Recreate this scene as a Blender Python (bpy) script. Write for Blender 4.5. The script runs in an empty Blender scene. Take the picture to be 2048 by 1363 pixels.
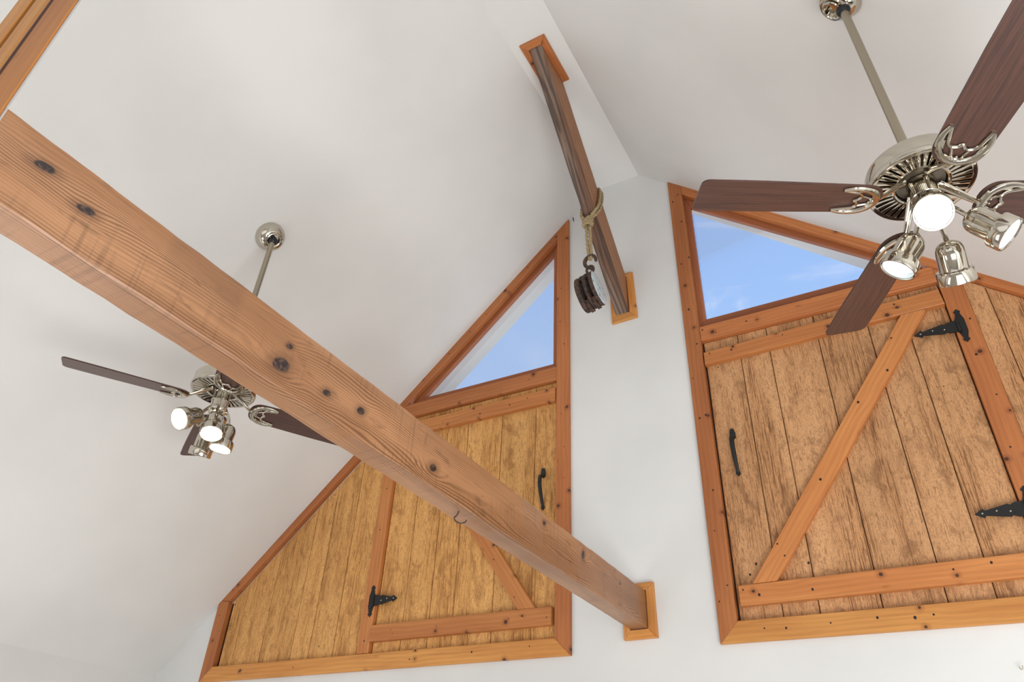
import bpy, bmesh, math, random
from mathutils import Vector, Matrix, noise
random.seed(7)
S = bpy.context.scene
COL = S.collection
PI = math.pi

# ------------------------------------------------------------------ camera
cam_d = bpy.data.cameras.new('camera')
cam = bpy.data.objects.new('camera', cam_d)
COL.objects.link(cam)
S.camera = cam
cam_d.sensor_fit = 'HORIZONTAL'
cam_d.sensor_width = 36.0
cam_d.lens = 36.0 * 1455.9 / 2048.0
cam_d.clip_start = 0.02
R0 = Vector((0.8715, 0.4887, 0.0407)); R1 = Vector((0.2490, -0.5125, 0.8218)); R2 = Vector((-0.4225, 0.7061, 0.5683))
cam.matrix_world = Matrix(((R0.x, R1.x, -R2.x, 1.4283), (R0.y, R1.y, -R2.y, -3.0), (R0.z, R1.z, -R2.z, -0.6742), (0, 0, 0, 1)))

# ------------------------------------------------------------------ view, sky, sun, added fill lamps
S.view_settings.view_transform = 'Standard'
S.view_settings.look = 'None'
S.view_settings.gamma = 1.0
S.view_settings.use_curve_mapping = False
S.view_settings.exposure = 0.0


def srgb(r, g, b):
    f = lambda c: (c / 255.0) / 12.92 if c / 255.0 <= 0.04045 else ((c / 255.0 + 0.055) / 1.055) ** 2.4
    return (f(r), f(g), f(b), 1.0)


class NT:
    """small node-tree builder"""
    def __init__(self, tree):
        self.t = tree
        self.n = tree.nodes
        self.l = tree.links

    def add(self, kind, **kw):
        n = self.n.new(kind)
        for k, v in kw.items():
            setattr(n, k, v)
        return n

    def link(self, a, b):
        self.l.new(a, b)

    def val(self, sock, v):
        if hasattr(v, 'is_output') or isinstance(v, bpy.types.NodeSocket):
            self.l.new(v, sock)
        else:
            sock.default_value = v

    def math(self, op, a, b=0.0, clamp=False):
        n = self.n.new('ShaderNodeMath')
        n.operation = op
        n.use_clamp = clamp
        self.val(n.inputs[0], a)
        self.val(n.inputs[1], b)
        return n.outputs[0]

    def vmath(self, op, a, b):
        n = self.n.new('ShaderNodeVectorMath')
        n.operation = op
        self.val(n.inputs[0], a)
        self.val(n.inputs[1], b)
        return n.outputs[0]

    def mix(self, fac, a, b, blend='MIX'):
        n = self.n.new('ShaderNodeMix')
        n.data_type = 'RGBA'
        n.blend_type = blend
        self.val(n.inputs[0], fac)
        self.val(n.inputs[6], a)
        self.val(n.inputs[7], b)
        return n.outputs[2]

    def noise(self, vec, scale, detail=3.0, rough=0.55, dist=0.0):
        n = self.n.new('ShaderNodeTexNoise')
        self.val(n.inputs['Vector'], vec)
        n.inputs['Scale'].default_value = scale
        n.inputs['Detail'].default_value = detail
        n.inputs['Roughness'].default_value = rough
        n.inputs['Distortion'].default_value = dist
        return n.outputs[0]

    def ramp(self, fac, stops):
        n = self.n.new('ShaderNodeValToRGB')
        self.val(n.inputs[0], fac)
        e = n.color_ramp.elements
        while len(e) < len(stops):
            e.new(0.5)
        for el, (p, c) in zip(e, stops):
            el.position = p
            el.color = c if len(c) == 4 else (*c, 1)
        return n.outputs[0]

    def step(self, v, lo, hi):
        n = self.n.new('ShaderNodeMapRange')
        n.interpolation_type = 'SMOOTHSTEP'
        self.val(n.inputs[0], v)
        n.inputs[1].default_value = lo
        n.inputs[2].default_value = hi
        n.inputs[3].default_value = 0.0
        n.inputs[4].default_value = 1.0
        return n.outputs[0]


world = bpy.data.worlds.new('sky')
S.world = world
world.use_nodes = True
wt = NT(world.node_tree)
wt.n.clear()
wo = wt.add('ShaderNodeOutputWorld')
wb = wt.add('ShaderNodeBackground')
wc = wt.add('ShaderNodeTexCoord')
wx = wt.add('ShaderNodeSeparateXYZ')
wt.link(wc.outputs['Generated'], wx.inputs[0])
up = wt.step(wx.outputs[2], -0.02, 0.9)
skyc = wt.ramp(up, [(0.0, srgb(196, 212, 240)), (0.35, srgb(172, 201, 246)), (0.7, srgb(158, 192, 243)), (1.0, srgb(140, 178, 240))])
wn = wt.noise(wt.vmath('MULTIPLY', wc.outputs['Generated'], (1.0, 1.0, 3.2)), 5.0, 7.0, 0.6, 0.6)
wn2 = wt.noise(wc.outputs['Generated'], 2.3, 3.0, 0.5, 0.2)
cl = wt.math('MULTIPLY', wt.step(wn, 0.50, 0.72), wt.step(wn2, 0.42, 0.62))
skyc = wt.mix(wt.math('MULTIPLY', cl, 0.75), skyc, srgb(232, 236, 248))
grd = wt.mix(wt.step(wx.outputs[2], -0.03, 0.01), srgb(150, 150, 135), skyc)
wt.link(grd, wb.inputs[0])
wb.inputs[1].default_value = 1.12
wt.link(wb.outputs[0], wo.inputs[0])

sun_d = bpy.data.lights.new('sun', 'SUN')
sun = bpy.data.objects.new('sun', sun_d)
COL.objects.link(sun)
sun_d.energy = 6.5
sun_d.angle = 0.01
sun_d.color = (1.0, 0.96, 0.9)
sun.rotation_euler = Vector((-0.35, 0.75, -1.05)).to_track_quat('-Z', 'Y').to_euler()   # shines over the roof from behind the camera


def area(name, loc, direction, sx, sy, power, color=(1, 1, 1)):
    d = bpy.data.lights.new(name, 'AREA')
    d.shape = 'RECTANGLE'
    d.size, d.size_y = sx, sy
    d.energy = power
    d.color = color
    o = bpy.data.objects.new(name, d)
    COL.objects.link(o)
    o.location = loc
    o.rotation_euler = Vector(direction).to_track_quat('-Z', 'Y').to_euler()
    return o


# added area lamps standing in for unseen windows behind and beside the camera
area('window_fill_rear', (0.6, -6.35, -0.5), (0.0, 1, 0.05), 4.6, 2.6, 27, (0.97, 0.985, 1.0))
area('window_fill_right', (3.3, -3.2, -1.05), (-1, 0.0, -0.5), 4.2, 1.7, 20, (0.96, 0.98, 1.0))
area('window_fill_left', (-2.62, -3.6, -1.05), (1, 0.0, -0.5), 3.4, 1.7, 10, (0.97, 0.985, 1.0))
# unseen area lamps added below the camera to brighten the ceiling slopes
area('ceiling_fill', (2.2, -2.45, -1.6), (0.0, 0.0, 1), 1.8, 2.4, 89, (0.985, 0.99, 0.985))
area('ceiling_fill', (-1.6, -2.5, -1.7), (0.0, 0.0, 1), 1.2, 2.4, 28, (0.985, 0.99, 0.985))

# ------------------------------------------------------------------ materials


def mat(name, base=None, rough=0.5, metal=0.0, spec=0.5):
    m = bpy.data.materials.new(name)
    m.use_nodes = True
    t = NT(m.node_tree)
    b = t.n['Principled BSDF']
    if base is not None:
        b.inputs['Base Color'].default_value = base
    b.inputs['Roughness'].default_value = rough
    b.inputs['Metallic'].default_value = metal
    b.inputs['Specular IOR Level'].default_value = spec
    return m, t, b


def bump(t, b, height, strength=0.2, dist=0.003):
    n = t.add('ShaderNodeBump')
    n.inputs['Strength'].default_value = strength
    n.inputs['Distance'].default_value = dist
    t.link(height, n.inputs['Height'])
    t.link(n.outputs[0], b.inputs['Normal'])


def local_vec(t, shift=7.0):
    """object coordinates, offset by a random amount per object"""
    tc = t.add('ShaderNodeTexCoord')
    oi = t.add('ShaderNodeObjectInfo')
    cmb = t.add('ShaderNodeCombineXYZ')
    t.link(t.math('MULTIPLY', oi.outputs['Random'], shift), cmb.inputs[0])
    t.link(t.math('MULTIPLY', oi.outputs['Random'], shift * 1.7), cmb.inputs[1])
    t.link(t.math('MULTIPLY', oi.outputs['Random'], shift * 0.6), cmb.inputs[2])
    return t.vmath('ADD', tc.outputs['Object'], cmb.outputs[0]), oi.outputs['Random'], tc.outputs['Object']


def plaster(name, col, var=0.03):
    m, t, b = mat(name, col, 0.85, 0, 0.25)
    tc = t.add('ShaderNodeTexCoord')
    n = t.noise(tc.outputs['Object'], 1.4, 3, 0.5)
    c2 = tuple(c * (1 - var * 3) for c in col[:3]) + (1,)
    t.link(t.mix(t.step(n, 0.3, 0.75), col, c2), b.inputs['Base Color'])
    f = t.noise(tc.outputs['Object'], 90, 2, 0.6)
    bump(t, b, f, 0.06, 0.002)
    return m


def pine(name, light, mid, dark, knot=srgb(62, 34, 22), rough=0.42, knots=True):
    m, t, b = mat(name, None, rough, 0, 0.4)
    v, rnd, obj = local_vec(t)
    warp = t.noise(t.vmath('MULTIPLY', v, (2.0, 6.0, 6.0)), 1.0, 2, 0.5)
    sep = t.add('ShaderNodeSeparateXYZ')
    t.link(v, sep.inputs[0])
    zz = sep.outputs[2]
    vor = t.add('ShaderNodeTexVoronoi')
    vor.feature = 'F1'
    t.link(t.vmath('MULTIPLY', v, (4.2, 0.0, 15.0)), vor.inputs['Vector'])
    vor.inputs['Scale'].default_value = 1.0
    vor.inputs['Randomness'].default_value = 1.0
    d = vor.outputs['Distance']
    pull = t.math('MULTIPLY', t.math('SUBTRACT', 1.0, t.step(d, 0.0, 0.45)), 0.010)
    ring = t.math('ADD', t.math('ADD', zz, t.math('MULTIPLY', warp, 0.05)), pull)
    bands = t.math('SINE', t.math('MULTIPLY', ring, 300.0))
    bands = t.step(bands, -0.9, 1.0)
    fine = t.noise(t.vmath('MULTIPLY', v, (5.0, 170.0, 170.0)), 1.0, 3, 0.6)
    broad = t.noise(t.vmath('MULTIPLY', v, (1.6, 9.0, 14.0)), 1.0, 2, 0.5)
    col = t.mix(t.step(broad, 0.25, 0.75), light, mid)
    col = t.mix(t.math('MULTIPLY', bands, 0.16), col, dark)
    col = t.mix(t.math('MULTIPLY', t.step(fine, 0.45, 0.75), 0.28), col, dark)
    hsv = t.add('ShaderNodeHueSaturation')
    t.link(t.math('ADD', 0.86, t.math('MULTIPLY', rnd, 0.26)), hsv.inputs['Value'])
    t.link(col, hsv.inputs['Color'])
    col = hsv.outputs[0]
    if knots:
        csep = t.add('ShaderNodeSeparateColor')
        t.link(vor.outputs['Color'], csep.inputs[0])
        pick = t.math('GREATER_THAN', csep.outputs[0], 0.58)
        kn = t.noise(t.vmath('MULTIPLY', v, (60, 60, 60)), 1.0, 2, 0.5)
        dd = t.math('ADD', d, t.math('MULTIPLY', t.math('SUBTRACT', kn, 0.5), 0.05))
        kd = t.add('ShaderNodeTexVoronoi')
        kd.feature = 'F1'
        t.link(t.vmath('MULTIPLY', v, (4.2, 0.0, 15.0)), kd.inputs['Vector'])
        kd.inputs['Scale'].default_value = 1.0
        off = t.vmath('SUBTRACT', t.vmath('MULTIPLY', v, (4.2, 0.0, 15.0)), vor.outputs['Position'])
        ln = t.add('ShaderNodeVectorMath', operation='LENGTH')
        t.link(t.vmath('MULTIPLY', off, (0.238, 0.0, 0.0667)), ln.inputs[0])
        dd = t.math('ADD', ln.outputs['Value'], t.math('MULTIPLY', t.math('SUBTRACT', kn, 0.5), 0.004))
        size = t.math('MULTIPLY', csep.outputs[1], 0.006)
        dd = t.math('SUBTRACT', dd, size)
        halo = t.math('MULTIPLY', t.math('SUBTRACT', 1.0, t.step(dd, 0.004, 0.022)), pick)
        core = t.math('MULTIPLY', t.math('SUBTRACT', 1.0, t.step(dd, 0.002, 0.0048)), pick)
        col = t.mix(t.math('MULTIPLY', halo, 0.5), col, dark)
        col = t.mix(t.math('MULTIPLY', core, 0.9), col, knot)
    t.link(col, b.inputs['Base Color'])
    bump(t, b, t.math('ADD', fine, t.math('MULTIPLY', bands, 0.4)), 0.12, 0.0012)
    return m


def rough_plank(name, light, mid, blot, streak):
    m, t, b = mat(name, None, 0.6, 0, 0.3)
    v, rnd, obj = local_vec(t)
    blt = t.noise(t.vmath('MULTIPLY', v, (7.0, 11.0, 13.0)), 1.0, 5, 0.68, 0.6)
    fib = t.noise(t.vmath('MULTIPLY', v, (26.0, 200.0, 170.0)), 1.0, 4, 0.65, 1.2)
    lines = t.noise(t.vmath('MULTIPLY', v, (7.0, 260.0, 230.0)), 1.0, 3, 0.6, 0.8)
    wool = t.noise(v, 190.0, 3, 0.6, 1.2)
    zone = t.noise(t.vmath('MULTIPLY', v, (1.3, 6.0, 12.0)), 1.0, 2, 0.5)
    col = t.mix(t.step(zone, 0.3, 0.7), light, mid)
    col = t.mix(t.math('MULTIPLY', t.step(blt, 0.50, 0.66), 0.70), col, blot)
    col = t.mix(t.math('MULTIPLY', t.step(fib, 0.50, 0.64), 0.55), col, streak)
    col = t.mix(t.math('MULTIPLY', t.math('MULTIPLY', t.step(lines, 0.51, 0.60), t.step(zone, 0.40, 0.62)), 0.85), col, streak)
    col = t.mix(t.math('MULTIPLY', t.step(wool, 0.48, 0.62), 0.45), col, blot)
    hsv = t.add('ShaderNodeHueSaturation')
    t.link(t.math('ADD', 0.92, t.math('MULTIPLY', rnd, 0.16)), hsv.inputs['Value'])
    t.link(col, hsv.inputs['Color'])
    t.link(hsv.outputs[0], b.inputs['Base Color'])
    h = t.math('ADD', t.math('ADD', fib, t.math('MULTIPLY', lines, 1.2)), t.math('MULTIPLY', wool, 0.5))
    bump(t, b, h, 0.45, 0.003)
    return m


def beam_wood(name, light, mid, dark, knots, checks, saw=True):
    """knots: (along, across, length, height) ellipses on the broad face, in the beam's own coordinates"""
    m, t, b = mat(name, None, 0.36, 0, 0.6)
    tc = t.add('ShaderNodeTexCoord')
    v = tc.outputs['Object']
    sep = t.add('ShaderNodeSeparateXYZ')
    t.link(v, sep.inputs[0])
    sx, sy, sz = sep.outputs
    wob = t.noise(t.vmath('MULTIPLY', v, (26, 26, 26)), 1.0, 3, 0.6)
    wob = t.math('MULTIPLY', t.math('SUBTRACT', wob, 0.5), 0.9)
    infl = None
    mask = None
    rim = None
    for (kx, kz, a, h) in knots:
        dx = t.math('DIVIDE', t.math('SUBTRACT', sx, kx), a)
        dz = t.math('DIVIDE', t.math('SUBTRACT', sz, kz), h)
        dz = t.math('ADD', dz, t.math('MULTIPLY', dx, 0.35))
        r = t.math('SQRT', t.math('ADD', t.math('MULTIPLY', dx, dx), t.math('MULTIPLY', dz, dz)))
        r = t.math('ADD', r, wob)
        k = t.math('SUBTRACT', 1.0, t.step(r, 0.75, 1.15))
        rr = t.math('SUBTRACT', 1.0, t.step(r, 0.9, 2.6))
        f = t.math('MULTIPLY', t.math('SUBTRACT', 1.0, t.step(r, 0.0, 6.0)), h)
        mask = k if mask is None else t.math('MAXIMUM', mask, k)
        rim = rr if rim is None else t.math('MAXIMUM', rim, rr)
        infl = f if infl is None else t.math('ADD', infl, f)
    warp = t.noise(t.vmath('MULTIPLY', v, (1.1, 7.0, 7.0)), 1.0, 2, 0.5)
    ring = t.math('ADD', t.math('ADD', sz, t.math('MULTIPLY', sy, 0.8)), t.math('MULTIPLY', warp, 0.14))
    if infl is not None:
        ring = t.math('ADD', ring, infl)
    bands = t.step(t.math('SINE', t.math('MULTIPLY', ring, 1000.0)), -0.5, 1.0)
    bw = t.noise(t.vmath('MULTIPLY', v, (0.9, 14.0, 14.0)), 1.0, 2, 0.5)
    fine = t.noise(t.vmath('MULTIPLY', v, (7.0, 210.0, 210.0)), 1.0, 3, 0.65)
    col = t.mix(t.step(t.noise(t.vmath('MULTIPLY', v, (2.0, 6.0, 9.0)), 1.0, 3, 0.5), 0.32, 0.7), light, mid)
    col = t.mix(t.math('MULTIPLY', bands, t.math('ADD', 0.14, t.math('MULTIPLY', t.step(bw, 0.35, 0.65), 0.52))), col, dark)
    col = t.mix(t.math('MULTIPLY', t.step(fine, 0.48, 0.74), 0.30), col, dark)
    if saw:
        sw = t.noise(t.vmath('MULTIPLY', v, (75.0, 2.0, 3.0)), 1.0, 2, 0.5)
        patch = t.noise(t.vmath('MULTIPLY', v, (5, 5, 9)), 1.0, 2, 0.5)
        col = t.mix(t.math('MULTIPLY', t.math('MULTIPLY', t.step(sw, 0.5, 0.7), t.step(patch, 0.45, 0.65)), 0.35), col, dark)
        stn = t.noise(t.vmath('MULTIPLY', v, (12.0, 6.0, 30.0)), 1.0, 3, 0.6)
        col = t.mix(t.math('MULTIPLY', t.step(stn, 0.6, 0.74), 0.4), col, tuple(c * 0.55 for c in dark[:3]) + (1,))
    if rim is not None:
        col = t.mix(t.math('MULTIPLY', rim, 0.45), col, dark)
        inner = t.noise(t.vmath('MULTIPLY', v, (120, 120, 120)), 1.0, 2, 0.5)
        kc = t.mix(t.step(inner, 0.45, 0.65), srgb(38, 28, 28), srgb(92, 66, 54))
        col = t.mix(mask, col, kc)
    t.link(col, b.inputs['Base Color'])
    bump(t, b, t.math('ADD', fine, t.math('MULTIPLY', bands, 0.5)), 0.15, 0.0015)
    return m


M = {}
M['wall'] = plaster('white_wall_paint', srgb(228, 228, 227))
M['ceil'] = plaster('white_ceiling_paint', srgb(226, 225, 223))
M['ext'] = plaster('exterior_white_paint', srgb(228, 230, 226))
M['case'] = pine('stained_pine_casing', srgb(194, 122, 70), srgb(174, 104, 58), srgb(120, 64, 36))
M['batten'] = pine('honey_pine_batten', srgb(210, 140, 80), srgb(192, 120, 66), srgb(136, 78, 42))
M['sill'] = pine('yellow_pine_board', srgb(222, 158, 86), srgb(200, 132, 68), srgb(146, 86, 42))
M['plank_l'] = rough_plank('rough_sawn_honey_plank', srgb(236, 180, 112), srgb(222, 164, 96), srgb(168, 116, 64), srgb(146, 96, 52))
M['plank_r'] = rough_plank('rough_sawn_tan_plank', srgb(218, 166, 118), srgb(204, 150, 102), srgb(148, 106, 70), srgb(110, 70, 42))
M['shadow_gap'], _, _ = mat('seam_shadow_backing', srgb(66, 40, 22), 0.9)  # backing coloured dark so the plank seams read as shadow
M['groove_shade'], _, _ = mat('painted_groove_shade', srgb(84, 48, 30), 0.8)  # dark tone that paints the shade inside casing grooves
M['corner_pine'] = pine('dark_golden_pine', srgb(196, 128, 62), srgb(176, 108, 50), srgb(128, 74, 34))
M['stop'] = pine('redwood_window_stop', srgb(172, 104, 66), srgb(156, 90, 56), srgb(110, 62, 38), knots=False)
M['floor'] = plaster('pale_cream_carpet', srgb(204, 200, 194), 0.03)

# ridge brace
m, t, b = mat('weathered_brown_timber', None, 0.62)
v, rnd, obj = local_vec(t)
w1 = t.noise(t.vmath('MULTIPLY', obj, (2.2, 16, 16)), 1, 2, 0.5)
ws = t.add('ShaderNodeSeparateXYZ')
t.link(obj, ws.inputs[0])
rr = t.math('ADD', t.math('ADD', ws.outputs[1], ws.outputs[2]), t.math('MULTIPLY', w1, 0.07))
bn = t.step(t.math('SINE', t.math('MULTIPLY', rr, 420)), -0.3, 1.0)
c = t.mix(bn, srgb(166, 118, 82), srgb(136, 92, 62))
fn = t.noise(t.vmath('MULTIPLY', obj, (6, 190, 190)), 1, 3, 0.6)
c = t.mix(t.math('MULTIPLY', t.step(fn, 0.5, 0.72), 0.5), c, srgb(104, 74, 54))
t.link(c, b.inputs['Base Color'])
bump(t, b, fn, 0.3, 0.002)
M['brace_side'] = m
m, t, b = mat('weathered_grey_timber_face', None, 0.7)
v, rnd, obj = local_vec(t)
w1 = t.noise(t.vmath('MULTIPLY', obj, (1.6, 20, 20)), 1, 2, 0.5)
ws = t.add('ShaderNodeSeparateXYZ')
t.link(obj, ws.inputs[0])
rr = t.math('ADD', ws.outputs[1], t.math('MULTIPLY', w1, 0.16))
bn = t.step(t.math('SINE', t.math('MULTIPLY', rr, 150)), 0.0, 1.0)
zone = t.noise(t.vmath('MULTIPLY', obj, (1.7, 16, 16)), 1, 3, 0.5)
c = t.mix(t.step(zone, 0.35, 0.62), srgb(136, 116, 102), srgb(112, 80, 60))
c = t.mix(t.math('MULTIPLY', bn, 0.70), c, srgb(56, 43, 38))
fn = t.noise(t.vmath('MULTIPLY', obj, (7, 200, 200)), 1, 3, 0.6)
c = t.mix(t.math('MULTIPLY', t.step(fn, 0.5, 0.7), 0.45), c, srgb(52, 38, 32))
t.link(c, b.inputs['Base Color'])
bump(t, b, t.math('ADD', fn, bn), 0.35, 0.003)
M['brace_face'] = m

# fans
m, t, b = mat('dark_walnut_blade', None, 0.38, 0, 0.5)
v, rnd, obj = local_vec(t)
g1 = t.noise(t.vmath('MULTIPLY', v, (5, 130, 60)), 1, 4, 0.65, 0.3)
g2 = t.noise(t.vmath('MULTIPLY', v, (2, 20, 20)), 1, 2, 0.5)
c = t.mix(t.step(g1, 0.35, 0.68), srgb(84, 54, 44), srgb(60, 40, 34))
c = t.mix(t.math('MULTIPLY', t.step(g2, 0.4, 0.7), 0.35), c, srgb(76, 50, 42))
t.link(c, b.inputs['Base Color'])
bump(t, b, g1, 0.08, 0.001)
M['blade'] = m
M['nickel'], _, _ = mat('polished_nickel', srgb(198, 191, 178), 0.09, 1.0)
M['rod'], _, _ = mat('satin_nickel_rod', srgb(170, 160, 142), 0.26, 1.0)
M['vent_dark'], _, _ = mat('dark_motor_interior', srgb(112, 102, 90), 0.4, 0.8)
M['rubber'], _, _ = mat('black_hanger_ball', srgb(16, 17, 24), 0.35)
M['reflector'], _, _ = mat('white_lamp_reflector', srgb(236, 242, 244), 0.4)


def glow(name, col, s):
    m = bpy.data.materials.new(name)
    m.use_nodes = True
    t = NT(m.node_tree)
    t.n.clear()
    o = t.add('ShaderNodeOutputMaterial')
    e = t.add('ShaderNodeEmission')
    e.inputs[0].default_value = col
    e.inputs[1].default_value = s
    t.link(e.outputs[0], o.inputs[0])
    return m


M['bulb_warm'] = glow('warm_lit_bulb', (1.0, 0.80, 0.52, 1), 26.0)
M['bulb_cool'] = glow('white_lit_bulb', (1.0, 0.97, 0.93, 1), 22.0)
M['bulb_dim'] = glow('dim_white_bulb', (0.9, 0.98, 1.0, 1), 1.2)

# metalwork, rope, pulley
M['iron'], t, b = mat('black_wrought_iron', srgb(30, 31, 32), 0.5, 0.25)
tc = t.add('ShaderNodeTexCoord')
bump(t, b, t.noise(tc.outputs['Object'], 160, 2, 0.6), 0.25, 0.001)
M['nail'], _, _ = mat('dark_nail_hole', srgb(36, 22, 16), 0.7)
M['rust'], t, b = mat('rusty_hook_iron', None, 0.65, 0.4)
tc = t.add('ShaderNodeTexCoord')
n = t.noise(tc.outputs['Object'], 60, 3, 0.6)
t.link(t.mix(t.step(n, 0.4, 0.65), srgb(74, 60, 54), srgb(104, 78, 62)), b.inputs['Base Color'])
m, t, b = mat('jute_rope', None, 0.85)
tc = t.add('ShaderNodeTexCoord')
n = t.noise(tc.outputs['Object'], 220, 2, 0.6)
t.link(t.mix(t.step(n, 0.35, 0.65), srgb(186, 166, 128), srgb(130, 108, 76)), b.inputs['Base Color'])
bump(t, b, n, 0.4, 0.002)
M['rope'] = m
m, t, b = mat('weathered_sky_pale_cheek', None, 0.7)  # weathered grey wood with a pale bluish sky reflection put into its colour
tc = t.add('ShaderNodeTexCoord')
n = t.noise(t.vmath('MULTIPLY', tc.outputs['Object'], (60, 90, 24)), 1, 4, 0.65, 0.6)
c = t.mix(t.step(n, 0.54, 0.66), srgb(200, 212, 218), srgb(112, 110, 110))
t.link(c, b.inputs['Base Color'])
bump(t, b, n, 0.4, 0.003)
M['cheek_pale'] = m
m, t, b = mat('old_dark_block_wood', None, 0.6)
tc = t.add('ShaderNodeTexCoord')
n = t.noise(t.vmath('MULTIPLY', tc.outputs['Object'], (30, 30, 60)), 1, 4, 0.65, 0.4)
t.link(t.mix(t.step(n, 0.4, 0.66), srgb(46, 36, 32), srgb(92, 62, 48)), b.inputs['Base Color'])
bump(t, b, n, 0.4, 0.003)
M['block_dark'] = m
M['sheave'], _, _ = mat('dark_sheave_wheel', srgb(44, 40, 38), 0.5, 0.3)
M['glass'] = bpy.data.materials.new('clear_window_glass')
M['glass'].use_nodes = True
t = NT(M['glass'].node_tree)
t.n.clear()
o = t.add('ShaderNodeOutputMaterial')
tr = t.add('ShaderNodeBsdfTransparent')
tr.inputs[0].default_value = (0.99, 0.995, 0.99, 1)
gl = t.add('ShaderNodeBsdfGlossy')
gl.inputs['Roughness'].default_value = 0.02
fr = t.add('ShaderNodeFresnel')
fr.inputs[0].default_value = 1.5
mx = t.add('ShaderNodeMixShader')
t.link(t.math('MULTIPLY', fr.outputs[0], 0.3), mx.inputs[0])
t.link(tr.outputs[0], mx.inputs[1])
t.link(gl.outputs[0], mx.inputs[2])
t.link(mx.outputs[0], o.inputs[0])
M['ground_bounce'] = plaster('pale_bounce_ground', srgb(216, 213, 205), 0.04)  # unseen ground, coloured pale to bounce sunlight up onto the soffit

# ------------------------------------------------------------------ object helpers


def tag(o, label=None, cat=None, group=None, kind=None):
    if label:
        o['label'] = label
    if cat:
        o['category'] = cat
    if group:
        o['group'] = group
    if kind:
        o['kind'] = kind
    return o


def empty(name, loc=(0, 0, 0)):
    o = bpy.data.objects.new(name, None)
    o.empty_display_size = 0.05
    o.location = loc
    COL.objects.link(o)
    return o


def link(name, me, parent=None, loc=(0, 0, 0), rot=None):
    """loc is a world position; parents are never rotated, so a child's own location is the difference"""
    o = bpy.data.objects.new(name, me)
    COL.objects.link(o)
    L = Vector(loc)
    if parent is not None:
        o.parent = parent
        p = parent
        while p is not None:
            L = L - p.location
            p = p.parent
    o.location = L
    if rot is not None:
        o.rotation_euler = rot
    return o


def to_mesh(name, bm, mats, smooth=False):
    bmesh.ops.recalc_face_normals(bm, faces=bm.faces[:])
    me = bpy.data.meshes.new(name)
    bm.to_mesh(me)
    bm.free()
    for m_ in (mats if isinstance(mats, (list, tuple)) else [mats]):
        me.materials.append(m_)
    if smooth:
        me.polygons.foreach_set('use_smooth', [True] * len(me.polygons))
        me.set_sharp_from_angle(angle=math.radians(38))
    return me


def prism(name, poly, y0, y1, m_, parent=None, ang=None, bev=0.0018, holes=None):
    """a board standing in the gable wall: outline (x, z), front y0, back y1; local X runs along the grain"""
    cx = sum(p[0] for p in poly) / len(poly)
    cz = sum(p[1] for p in poly) / len(poly)
    cy = (y0 + y1) / 2
    if ang is None:
        best = max(range(len(poly)), key=lambda i: math.dist(poly[i], poly[(i + 1) % len(poly)]))
        p, q = poly[best], poly[(best + 1) % len(poly)]
        ang = math.atan2(q[1] - p[1], q[0] - p[0])
    ca, sa = math.cos(ang), math.sin(ang)
    bm = bmesh.new()
    lo, hi = [], []
    for (x, z) in poly:
        dx, dz = x - cx, z - cz
        u, w = dx * ca + dz * sa, -dx * sa + dz * ca
        lo.append(bm.verts.new((u, y0 - cy, w)))
        hi.append(bm.verts.new((u, y1 - cy, w)))
    n = len(poly)
    bm.faces.new(lo)
    bm.faces.new(hi[::-1])
    for i in range(n):
        bm.faces.new((lo[i], lo[(i + 1) % n], hi[(i + 1) % n], hi[i]))
    if bev:
        es = [e for e in bm.edges if all(v_.co.y < 0 for v_ in e.verts)]
        bmesh.ops.bevel(bm, geom=es, offset=bev, segments=1, affect='EDGES', profile=0.5)
    return link(name, to_mesh(name, bm, m_), parent, (cx, cy, cz), (0, -ang, 0))


def add_box(bm, c, s, mi=0):
    r = bmesh.ops.create_cube(bm, size=1.0, matrix=Matrix.Translation(c) @ Matrix.Diagonal((*s, 1)))
    for v_ in r['verts']:
        for f in v_.link_faces:
            f.material_index = mi


def add_lathe(bm, prof, n=32, mi=0, frame=None, close=False):
    """profile (r, z) turned about Z"""
    fr_ = frame or Matrix.Identity(4)
    rings = []
    for (r, z) in prof:
        if r < 1e-6:
            rings.append([bm.verts.new(fr_ @ Vector((0, 0, z)))])
        else:
            rings.append([bm.verts.new(fr_ @ Vector((r * math.cos(2 * PI * k / n), r * math.sin(2 * PI * k / n), z))) for k in range(n)])
    pairs = list(zip(rings[:-1], rings[1:]))
    if close:
        pairs.append((rings[-1], rings[0]))
    for a, b_ in pairs:
        for k in range(n):
            k2 = (k + 1) % n
            if len(a) == 1 and len(b_) == 1:
                continue
            if len(a) == 1:
                f = bm.faces.new((a[0], b_[k], b_[k2]))
            elif len(b_) == 1:
                f = bm.faces.new((a[k], a[k2], b_[0]))
            else:
                f = bm.faces.new((a[k], a[k2], b_[k2], b_[k]))
            f.material_index = mi


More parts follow.
